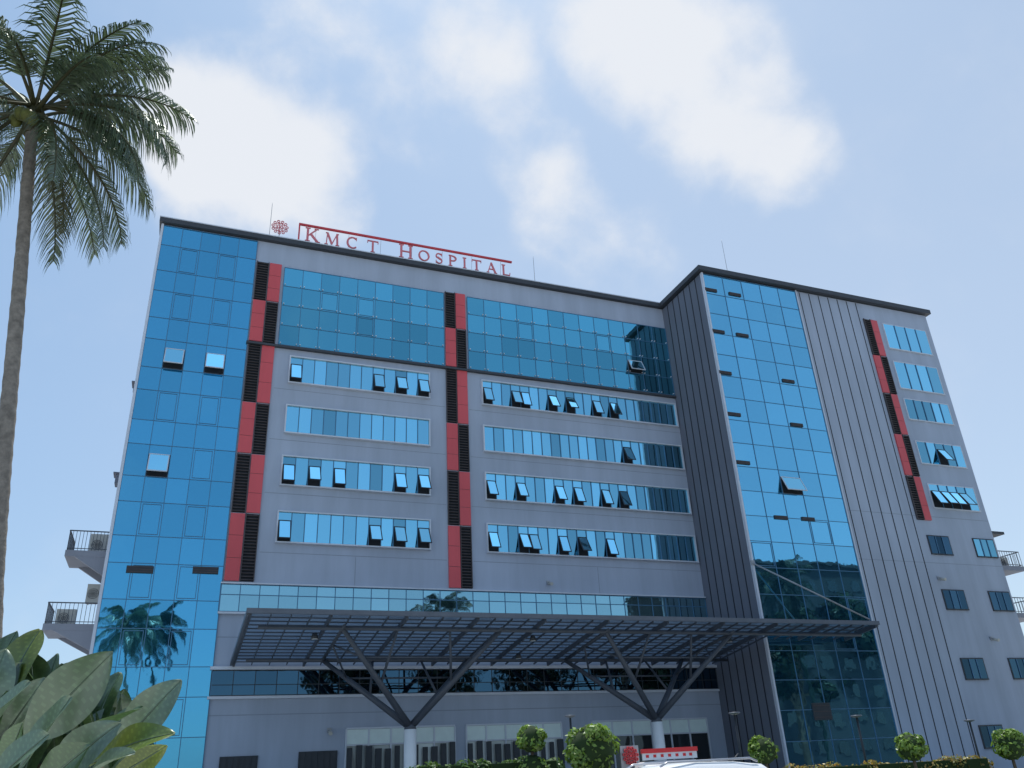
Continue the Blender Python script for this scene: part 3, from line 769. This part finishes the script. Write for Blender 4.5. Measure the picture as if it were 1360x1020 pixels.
for (x, y, s, rz) in ((34, -14, 1.0, 1), (57, -4, 1.05, 2), (66, -12, 1.12, 3), (78, -6, 1.1, 4), (24, -22, 1.05, 5), (92, -10, 1.2, 0.4)):
    c = copy_tree(T0); c.location = (x, y, 0); c.scale = (s, s, s); c.rotation_euler.z = rz
NB = thing('apartment_block', 'dark flat roofed block mirrored in the lower tower glass', 'building', (86, -12, 0))
m = MB(); m.box(72, 104, -26, -8, 0, 27.5); m.box(71.5, 104.5, -26.5, -7.5, 27.5, 28.1); m.build('wall', M['dkbuild'], NB)
for j in range(7):
    for i in range(8):
        x = 74.5+i*3.8; z = 2.2+j*3.6; q = MB(); q.box(x-.8, x+.8, -8.01, -7.9, z, z+1.6); q.build('window', M['carglass'], NB)

# ------------------------------------------------------------------ clipped shrubs, hedges
def topiary(u, v, rpx, Y, label, seedv, tiers=1):
    random.seed(seedv)
    c = pix(u, v, Y); r = rpx*Y/ray(u, v).y
    t = thing('clipped_shrub', label, 'shrub', (c.x, Y, 0))
    m = MB(); m.tube([(c.x, Y, 0), (c.x, Y, c.z)], [.07, .05], 8); m.build('stem', M['bark'], t)
    cl = [(c, r)]
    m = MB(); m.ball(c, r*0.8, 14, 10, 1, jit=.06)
    for k in range(9):
        a = rnd(0, 6.28); e = rnd(-.6, 1.2); q = c+Vector((math.cos(a)*math.cos(e), math.sin(a)*math.cos(e), math.sin(e)))*r*.62; cl.append((q, r*.5))
    if tiers == 2:
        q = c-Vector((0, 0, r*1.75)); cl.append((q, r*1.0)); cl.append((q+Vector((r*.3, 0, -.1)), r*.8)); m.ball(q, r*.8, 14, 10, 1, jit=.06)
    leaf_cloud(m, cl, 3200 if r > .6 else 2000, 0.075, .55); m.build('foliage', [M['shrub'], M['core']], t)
topiary(787, 996, 37, 24.6, 'largest ball clipped shrub, left of the red light bar', 21)
topiary(706, 982, 20, 25.5, 'two tiered clipped shrub left of the largest ball shrub', 22, 2)
topiary(1015, 997, 20, 25, 'ball clipped shrub right of the white car, below the tower corner', 23)
topiary(1210, 993, 20, 25, 'ball clipped shrub below the grooved tower wall', 24)
topiary(1340, 990, 22, 25, 'ball clipped shrub at the bottom right corner', 25)
def hedge(name, x0, x1, y, h, mat, label, n, seedv):
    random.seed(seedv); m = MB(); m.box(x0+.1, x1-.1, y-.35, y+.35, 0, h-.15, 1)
    cl = []
    k = int((x1-x0)/.5)
    for i in range(k+1): cl.append(((x0+(x1-x0)*i/k, y+rnd(-.15, .15), h-.35+rnd(-.1, .08)), .42))
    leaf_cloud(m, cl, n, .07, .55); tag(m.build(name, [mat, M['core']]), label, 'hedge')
p0 = pix(555, 1012, 26); p1 = pix(745, 1009, 26)
hedge('hedge', p0.x, p1.x, 26.5, 2.12, M['hedge'], 'dark green hedge left of the ball shrubs', 3500, 31)
p0 = pix(1035, 1010, 28); p1 = pix(1305, 1010, 28)
hedge('flowering_hedge', p0.x, p1.x, 28.0, 1.48, M['croton'], 'orange and green hedge in front of the tower', 4500, 32)

# ------------------------------------------------------------------ lamp posts
def lamp(u, v, Y, label):
    p = pix(u, v, Y); t = thing('lamp_post', label, 'lamp post', (p.x, Y, 0))
    m = MB(); m.tube([(p.x, Y, 0), (p.x, Y, .3)], .09, 10); m.tube([(p.x, Y, .3), (p.x, Y, p.z-.1)], [.05, .045], 10); m.build('pole', M['dkframe'], t)
    m = MB(); m.tube([(p.x, Y, p.z-.1), (p.x, Y, p.z-.04), (p.x, Y, p.z)], [.06, .24, .22], 16); m.build('lamp_head', M['fascia'], t)
lamp(975, 946, 30, 'garden lamp post at the foot of the tower corner')
lamp(1137, 950, 30, 'garden lamp post in front of the dark tower glass')
lamp(1287, 956, 30, 'garden lamp post before the tower wall, rightmost of three')
lamp(757, 950, 34, 'garden lamp post behind the largest ball shrub')

# ------------------------------------------------------------------ vehicles
def loft_body(st):
    """stations: (x, z_bottom, z_belt, z_roof, half_belt, half_roof)"""
    m = MB(); rings = []
    for (x, zb, zl, zr, wb, wr) in st:
        half = [(wb*.92, zb), (wb, zb+(zl-zb)*.35), (wb, zl), ((wb+wr)/2, (zl+zr)/2), (wr, zr-.07), (wr*.86, zr-.015), (0, zr)]
        ring = [(x, y, z) for y, z in half] + [(x, -y, z) for y, z in half[-2::-1]]
        rings.append(m.idx(ring)); n = len(ring)
    for i in range(len(st)-1):
        for k in range(n-1): m.add((rings[i]+k, rings[i]+k+1, rings[i+1]+k+1, rings[i+1]+k), 0, 1, True)
        m.add((rings[i]+n-1, rings[i], rings[i+1], rings[i+1]+n-1), 0)
    m.add([rings[0]+k for k in range(n)]); m.add([rings[-1]+k for k in range(n)][::-1]); return m
def vehicle(name, label, cat, st, Y0, X0, rz, side_glass, shield, wheels, extra=None):
    t = thing(name, label, cat, (0, 0, 0))
    loft_body(st).build('body', M['carpaint'], t, origin=(0, 0, 0))
    for s in (-1, 1):
        for quad in side_glass:
            m = MB(); pts = [(x, s*(w_+.012), z) for (x, w_, z) in quad]; m.face(pts if s < 0 else pts[::-1]); m.build('side_window', M['carglass'], t)
    for quad in shield:
        m = MB(); m.face(quad); m.build('windscreen', M['carglass'], t)
    for (x, hw, r_) in wheels:
        for s in (-1, 1):
            m = MB(); m.tube([(x, s*(hw-.2), r_), (x, s*(hw+.015), r_)], r_, 20); o = m.build('wheel', M['rubber'], t)
            m = MB(); m.tube([(x, s*(hw+.012), r_), (x, s*(hw+.03), r_)], r_*.62, 16); m.build('rim', M['rim'], o)
    if extra: extra(t)
    t.location = (X0, Y0, 0); t.rotation_euler.z = rz
    return t
suv = [(-2.15,.35,.75,.8,.78,.7),(-2.1,.25,.85,1.0,.86,.74),(-1.85,.25,.95,1.45,.89,.66),(-1.6,.25,.97,1.60,.89,.66),(-1.0,.25,.97,1.66,.89,.68),(-.2,.25,.97,1.675,.89,.68),(.5,.25,.97,1.62,.89,.66),(.75,.25,.97,1.52,.89,.66),(1.25,.25,.96,1.08,.88,.72),(1.9,.25,.85,.95,.86,.7),(2.15,.3,.7,.76,.74,.6)]
def suv_extra(t):
    for s in (-1, 1):
        m = MB(); m.tube([(-1.5, s*.6, 1.63), (-1.35, s*.6, 1.69), (.35, s*.6, 1.68), (.5, s*.6, 1.62)], .018, 8); m.build('roof_rail', M['rim'], t)
        m = MB(); m.ball((2.02, s*.66, .72), .13, 10, 8, 0, (.6, 1, .7)); m.build('headlight', M['lens'], t)
        m = MB(); m.ball((.85, s*1.0, 1.02), .1, 10, 8, 0, (.5, 1, .8)); m.build('mirror', M['carpaint'], t)
    m = MB(); m.tube([(-1.4, 0, 1.655), (-1.55, 0, 1.78)], [.02, .008], 6); m.build('aerial', M['dkframe'], t)
cpos = pix(905, 1014, 14.0)
vehicle('parked_car', 'white parked car with only its roof showing at the bottom edge', 'car', suv, 14.0, cpos.x-.3, math.pi,
        [[(-1.5,.875,1.02),(-.25,.875,1.02),(-.25,.735,1.5),(-1.35,.735,1.48)], [(-.15,.875,1.02),(.95,.875,1.02),(.5,.735,1.46),(-.15,.735,1.5)]],
        [[(.78,-.6,1.52),(1.22,-.72,1.12),(1.22,.72,1.12),(.78,.6,1.52)]], ((1.35,.86,.34),(-1.3,.86,.34)), suv_extra)
van = [(-2.4,.35,1.0,1.7,.8,.72),(-2.3,.3,1.02,1.78,.86,.76),(-1.0,.3,1.02,1.8,.87,.78),(.9,.3,1.02,1.79,.87,.77),(1.3,.3,1.02,1.66,.87,.74),(1.85,.3,1.0,1.14,.86,.76),(2.25,.3,.85,1.0,.84,.72),(2.4,.35,.7,.78,.72,.6)]
def van_extra(t):
    m = MB(); m.box(.58, .92, -.73, .73, 1.81, 1.98, 1); m.box(.55, .95, -.76, .76, 1.98, 2.09, 0)
    for y in (-.62, -.42, -.22, -.02, .18, .38, .55): m.box(.572, .93, y-.03, y+.05, 1.87, 1.94, 0)
    m.build('light_bar', [M['redlens'], M['white']], t)
    for s in (-1, 1):
        m = MB(); m.ball((2.28, s*.62, .8), .14, 10, 8, 0, (.6, 1, .8)); m.build('headlight', M['lens'], t)
        m = MB(); m.ball((1.45, s*1.0, 1.2), .12, 10, 8, 0, (.5, .8, 1.1)); m.build('mirror', M['dkframe'], t)
vp = pix(884, 995, 22.0)
vehicle('ambulance', 'white van with a red light bar on its roof, behind the white car', 'ambulance', van, 22.0, vp.x, R(-115),
        [[(-.4,.86,1.1),(.8,.86,1.1),(.8,.79,1.65),(-.4,.79,1.65)], [(.9,.86,1.1),(1.55,.86,1.1),(1.25,.78,1.6),(.9,.79,1.65)]],
        [[(1.33,-.7,1.65),(1.84,-.76,1.17),(1.84,.76,1.17),(1.33,.7,1.65)]], ((1.5,.84,.34),(-1.5,.84,.34)), van_extra)
ep = pix(836, 1004, 24.5)
E2 = thing('emblem_board', 'grey post board with red flower emblem left of the red light bar', 'sign', (ep.x, 24.5, 0))
emblem(E2, ep.x, 24.42, ep.z, .27, M['sign_red'], 'flower_emblem')
m = MB(); m.box(ep.x-.32, ep.x+.32, 24.47, 24.53, ep.z-.5, ep.z+.29); m.build('board', M['galv'], E2)
m = MB(); m.tube([(ep.x-.25, 24.5, 0), (ep.x-.25, 24.5, ep.z-.5)], .04, 8); m.tube([(ep.x+.25, 24.5, 0), (ep.x+.25, 24.5, ep.z-.5)], .04, 8); m.build('post', M['dkframe'], E2)

# ------------------------------------------------------------------ broad leaved plant close to the camera
def broad_leaf(mb, b, tip, wr, nrm, sag=0.1, sh=1.0):
    b = Vector(b); tip = Vector(tip); ax = tip-b; L_ = ax.length; d = ax.normalized()
    side = d.cross(nrm).normalized(); up = side.cross(d).normalized()
    n, k = 40, 5; rows = []
    ph = rnd(0, 6)
    for i in range(n+1):
        t = i/n
        wd_ = L_*wr*(max(0, math.sin(math.pi*t**1.2))**0.68) if 0 < t < 1 else 0.003
        c = b + ax*t + up*(L_*sag*4*t*(1-t)); row = []
        for j in range(-k, k+1):
            q = j/k; row.append(c + side*wd_*q + up*(abs(q)**1.3*wd_*0.34 + 0.022*L_*math.sin(9*t+2*q+ph)*abs(q)))
        rows.append(mb.idx(row))
    for i in range(n):
        for j in range(2*k):
            dist = (k-1-j) if j < k else (j-k)
            vein = ((i - dist*2) % 5 == 0)
            mid = dist == 0
            mb.add((rows[i]+j, rows[i]+j+1, rows[i+1]+j+1, rows[i+1]+j), 0, sh*(1.2 if mid else 1.0)*(1.28 if vein else 0.96), True)
    pts = [b + ax*(i/n) + up*(L_*sag*4*(i/n)*(1-i/n)+0.0008) for i in range(n+1)]
    mb.tube(pts, [0.0034*(1-.75*i/n) for i in range(n+1)], 5, 1)
random.seed(77)
BP = thing('broad_leaved_plant', 'glossy broad leaved plant with some yellowing leaves at the bottom left', 'plant', (-.3, 2.6, 0))
main = [  # base u,v  tip u,v  depth base, depth tip, width, material
 (35,985,150,866,2.5,2.35,.23,'bigpale'), (150,1005,241,903,2.55,2.5,.22,'bigpale'), (118,1018,233,974,2.4,2.3,.2,'bigyellow'),
 (0,950,54,836,2.7,2.75,.24,'bigyellow'), (-20,930,22,838,2.8,2.85,.22,'bigleaf'), (60,975,76,868,2.75,2.8,.22,'bigleaf'),
 (118,1005,160,893,2.75,2.8,.22,'bigleaf'), (20,1030,95,925,2.3,2.2,.24,'bigpale'), (85,1035,190,940,2.35,2.25,.22,'bigleaf'),
 (-40,1010,40,905,2.4,2.3,.26,'bigpale'), (70,1045,160,960,2.2,2.1,.24,'bigpale'), (140,1040,222,990,2.5,2.45,.2,'bigyellow'),
 (140,1030,196,930,2.7,2.75,.22,'bigleaf'), (-40,990,8,862,2.6,2.6,.24,'bigpale'), (90,990,120,885,2.85,2.9,.22,'bigleaf'), (30,960,105,880,2.9,2.95,.22,'bigleaf'),
 (160,1045,205,965,2.8,2.85,.2,'bigleaf'), (-20,1050,65,975,2.15,2.05,.26,'bigpale'), (40,1060,120,990,2.1,2.0,.24,'bigleaf'),
 (-30,960,30,880,2.75,2.7,.26,'bigleaf'), (-10,1000,60,900,2.65,2.6,.24,'bigpale'), (0,1040,30,960,2.2,2.15,.26,'bigleaf'), (100,1050,180,1000,2.2,2.1,.24,'bigpale')]
byk = {}
for (bu, bv, tu, tv, yb, yt, wr, k) in main:
    m = byk.setdefault(k, MB()); b = pix(bu, bv, yb); tp_ = pix(tu, tv, yt)
    nrm = Vector((rnd(-.6, .6), rnd(-1, -.3), rnd(.2, .9)))
    broad_leaf(m, b, tp_, wr, nrm, rnd(-.02, .1), rnd(.85, 1.15))
m = byk['bigleaf']
for i in range(110):
    bu = rnd(-70, 170); bv = rnd(940, 1070); a = rnd(R(20), R(140)); ln = rnd(70, 110); yb = rnd(2.6, 3.3)
    tu, tv = bu+ln*math.cos(a), bv-ln*math.sin(a)
    lim = 862+max(0, tu-40)*.4
    if tv < lim: tv = lim+rnd(0, 30)
    if tu > 215 or bv-tv < 30: continue
    broad_leaf(m, pix(bu, bv, yb), pix(tu, tv, yb+rnd(-.15, .15)), rnd(.18, .25), Vector((rnd(-.6, .6), rnd(-1, -.2), rnd(.2, .9))), rnd(-.02, .08), rnd(.6, 1.15))
byk['bigleaf'].build('foliage', [M['bigleaf'], M['bigpale']], BP)
byk['bigpale'].build('foliage', [M['bigpale'], M['bigpale']], BP)['label'] = 'pale grey green leaves'
byk['bigyellow'].build('foliage', [M['bigyellow'], M['bigpale']], BP)['label'] = 'yellowing leaves'
m = MB()
for i in range(9):
    q = pix(rnd(-30, 150), rnd(990, 1040), rnd(2.4, 3)); m.tube([(-.3+rnd(-.15, .15), 2.65+rnd(-.15, .15), 0), (q.x*.6-.12, q.y, q.z*.55), q], [.022, .017, .01], 8)
m.build('stem', M['bark'], BP)

# ------------------------------------------------------------------ sky, clouds and sun
SUN_EL, SUN_ROT = R(70), R(22)
wd = bpy.data.worlds.new('World'); scene.world = wd; wd.use_nodes = True
nt = wd.node_tree; nt.nodes.clear(); L = nt.links.new
out = N(nt, 'ShaderNodeOutputWorld'); bg = N(nt, 'ShaderNodeBackground'); bg.inputs['Strength'].default_value = 0.15
sky = N(nt, 'ShaderNodeTexSky', sky_type='NISHITA'); sky.sun_disc = False; sky.sun_elevation = SUN_EL; sky.sun_rotation = SUN_ROT
sky.air_density = 1.0; sky.dust_density = 1.0; sky.ozone_density = 1.0
tint = N(nt, 'ShaderNodeVectorMath', operation='MULTIPLY'); L(sky.outputs[0], tint.inputs[0]); tint.inputs[1].default_value = (0.90, 1.05, 1.10)
tc = N(nt, 'ShaderNodeTexCoord'); nm = N(nt, 'ShaderNodeVectorMath', operation='NORMALIZE'); L(tc.outputs['Generated'], nm.inputs[0])
# even haze over the whole sky: bluer to the left and behind, paler to the right
hx = N(nt, 'ShaderNodeVectorMath', operation='DOT_PRODUCT'); L(nm.outputs[0], hx.inputs[0]); hx.inputs[1].default_value = (0.86, 0.5, 0)
hr = N(nt, 'ShaderNodeMapRange'); hr.inputs[1].default_value = 0.1; hr.inputs[2].default_value = 0.9; hr.inputs[3].default_value = 0; hr.inputs[4].default_value = 1
L(hx.outputs['Value'], hr.inputs[0])
hc = N(nt, 'ShaderNodeMix', data_type='RGBA'); L(hr.outputs[0], hc.inputs[0]); hc.inputs[6].default_value = (2.35, 3.5, 5.1, 1); hc.inputs[7].default_value = (4.0, 4.65, 5.5, 1)
hmix = N(nt, 'ShaderNodeMix', data_type='RGBA'); hmix.inputs[0].default_value = 0.6; L(tint.outputs[0], hmix.inputs[6]); L(hc.outputs[2], hmix.inputs[7])
blobs = [(325,190,110,1),(265,165,75,.8),(410,250,78,.75),(240,215,60,.35),(300,250,80,.5),
         (850,45,90,.9),(930,115,95,.9),(1000,185,85,.75),(800,5,70,.6),(1055,215,55,.4),
         (675,115,55,.5),(715,210,60,.55),(755,280,68,.62),(830,345,65,.42),(590,20,110,.4),(400,-30,90,.4),(520,150,80,.25),(640,60,65,.3)]
acc = None
for (u, v, r_, amp) in blobs:
    dv = ray(u, v).normalized(); ang = r_*1.35/1085
    dn = N(nt, 'ShaderNodeVectorMath', operation='DOT_PRODUCT'); L(nm.outputs[0], dn.inputs[0]); dn.inputs[1].default_value = dv
    mr = N(nt, 'ShaderNodeMapRange', interpolation_type='SMOOTHSTEP')
    mr.inputs[1].default_value = math.cos(ang); mr.inputs[2].default_value = 1.0; mr.inputs[3].default_value = 0; mr.inputs[4].default_value = amp
    L(dn.outputs['Value'], mr.inputs[0])
    if acc is None: acc = mr.outputs[0]
    else:
        mx = N(nt, 'ShaderNodeMath', operation='ADD'); L(acc, mx.inputs[0]); L(mr.outputs[0], mx.inputs[1]); acc = mx.outputs[0]
nz = N(nt, 'ShaderNodeTexNoise'); nz.inputs['Scale'].default_value = 9.0; nz.inputs['Detail'].default_value = 8; nz.inputs['Roughness'].default_value = .56; nz.inputs['Distortion'].default_value = .1
L(nm.outputs[0], nz.inputs['Vector'])
nb = N(nt, 'ShaderNodeMath', operation='MULTIPLY_ADD'); L(nz.outputs['Fac'], nb.inputs[0]); nb.inputs[1].default_value = 3.2; nb.inputs[2].default_value = -1.65
sm_ = N(nt, 'ShaderNodeMath', operation='ADD'); L(acc, sm_.inputs[0]); L(nb.outputs[0], sm_.inputs[1])
mk = N(nt, 'ShaderNodeMapRange', interpolation_type='SMOOTHSTEP'); mk.inputs[1].default_value = -.1; mk.inputs[2].default_value = 1.5; mk.inputs[3].default_value = 0; mk.inputs[4].default_value = .95
L(sm_.outputs[0], mk.inputs[0])
gate = N(nt, 'ShaderNodeMapRange'); gate.inputs[1].default_value = 0; gate.inputs[2].default_value = .3; gate.inputs[3].default_value = .18; gate.inputs[4].default_value = 1
L(acc, gate.inputs[0])
mk2 = N(nt, 'ShaderNodeMath', operation='MULTIPLY'); L(mk.outputs[0], mk2.inputs[0]); L(gate.outputs[0], mk2.inputs[1])
mix = N(nt, 'ShaderNodeMix', data_type='RGBA'); L(mk2.outputs[0], mix.inputs[0]); L(hmix.outputs[2], mix.inputs[6]); mix.inputs[7].default_value = (5.55, 5.75, 6.1, 1)
L(mix.outputs[2], bg.inputs[0]); L(bg.outputs[0], out.inputs[0])
sd = bpy.data.lights.new('sun', 'SUN'); sd.energy = 4.4; sd.angle = R(.5); sd.color = (1, .97, .92)
so = bpy.data.objects.new('sun', sd); col.objects.link(so)
sv = Vector((math.sin(SUN_ROT)*math.cos(SUN_EL), math.cos(SUN_ROT)*math.cos(SUN_EL), math.sin(SUN_EL)))
so.rotation_euler = sv.to_track_quat('Z', 'Y').to_euler(); so.location = (0, 0, 60)
scene.view_settings.view_transform = 'Standard'; scene.view_settings.look = 'None'; scene.view_settings.exposure = 0
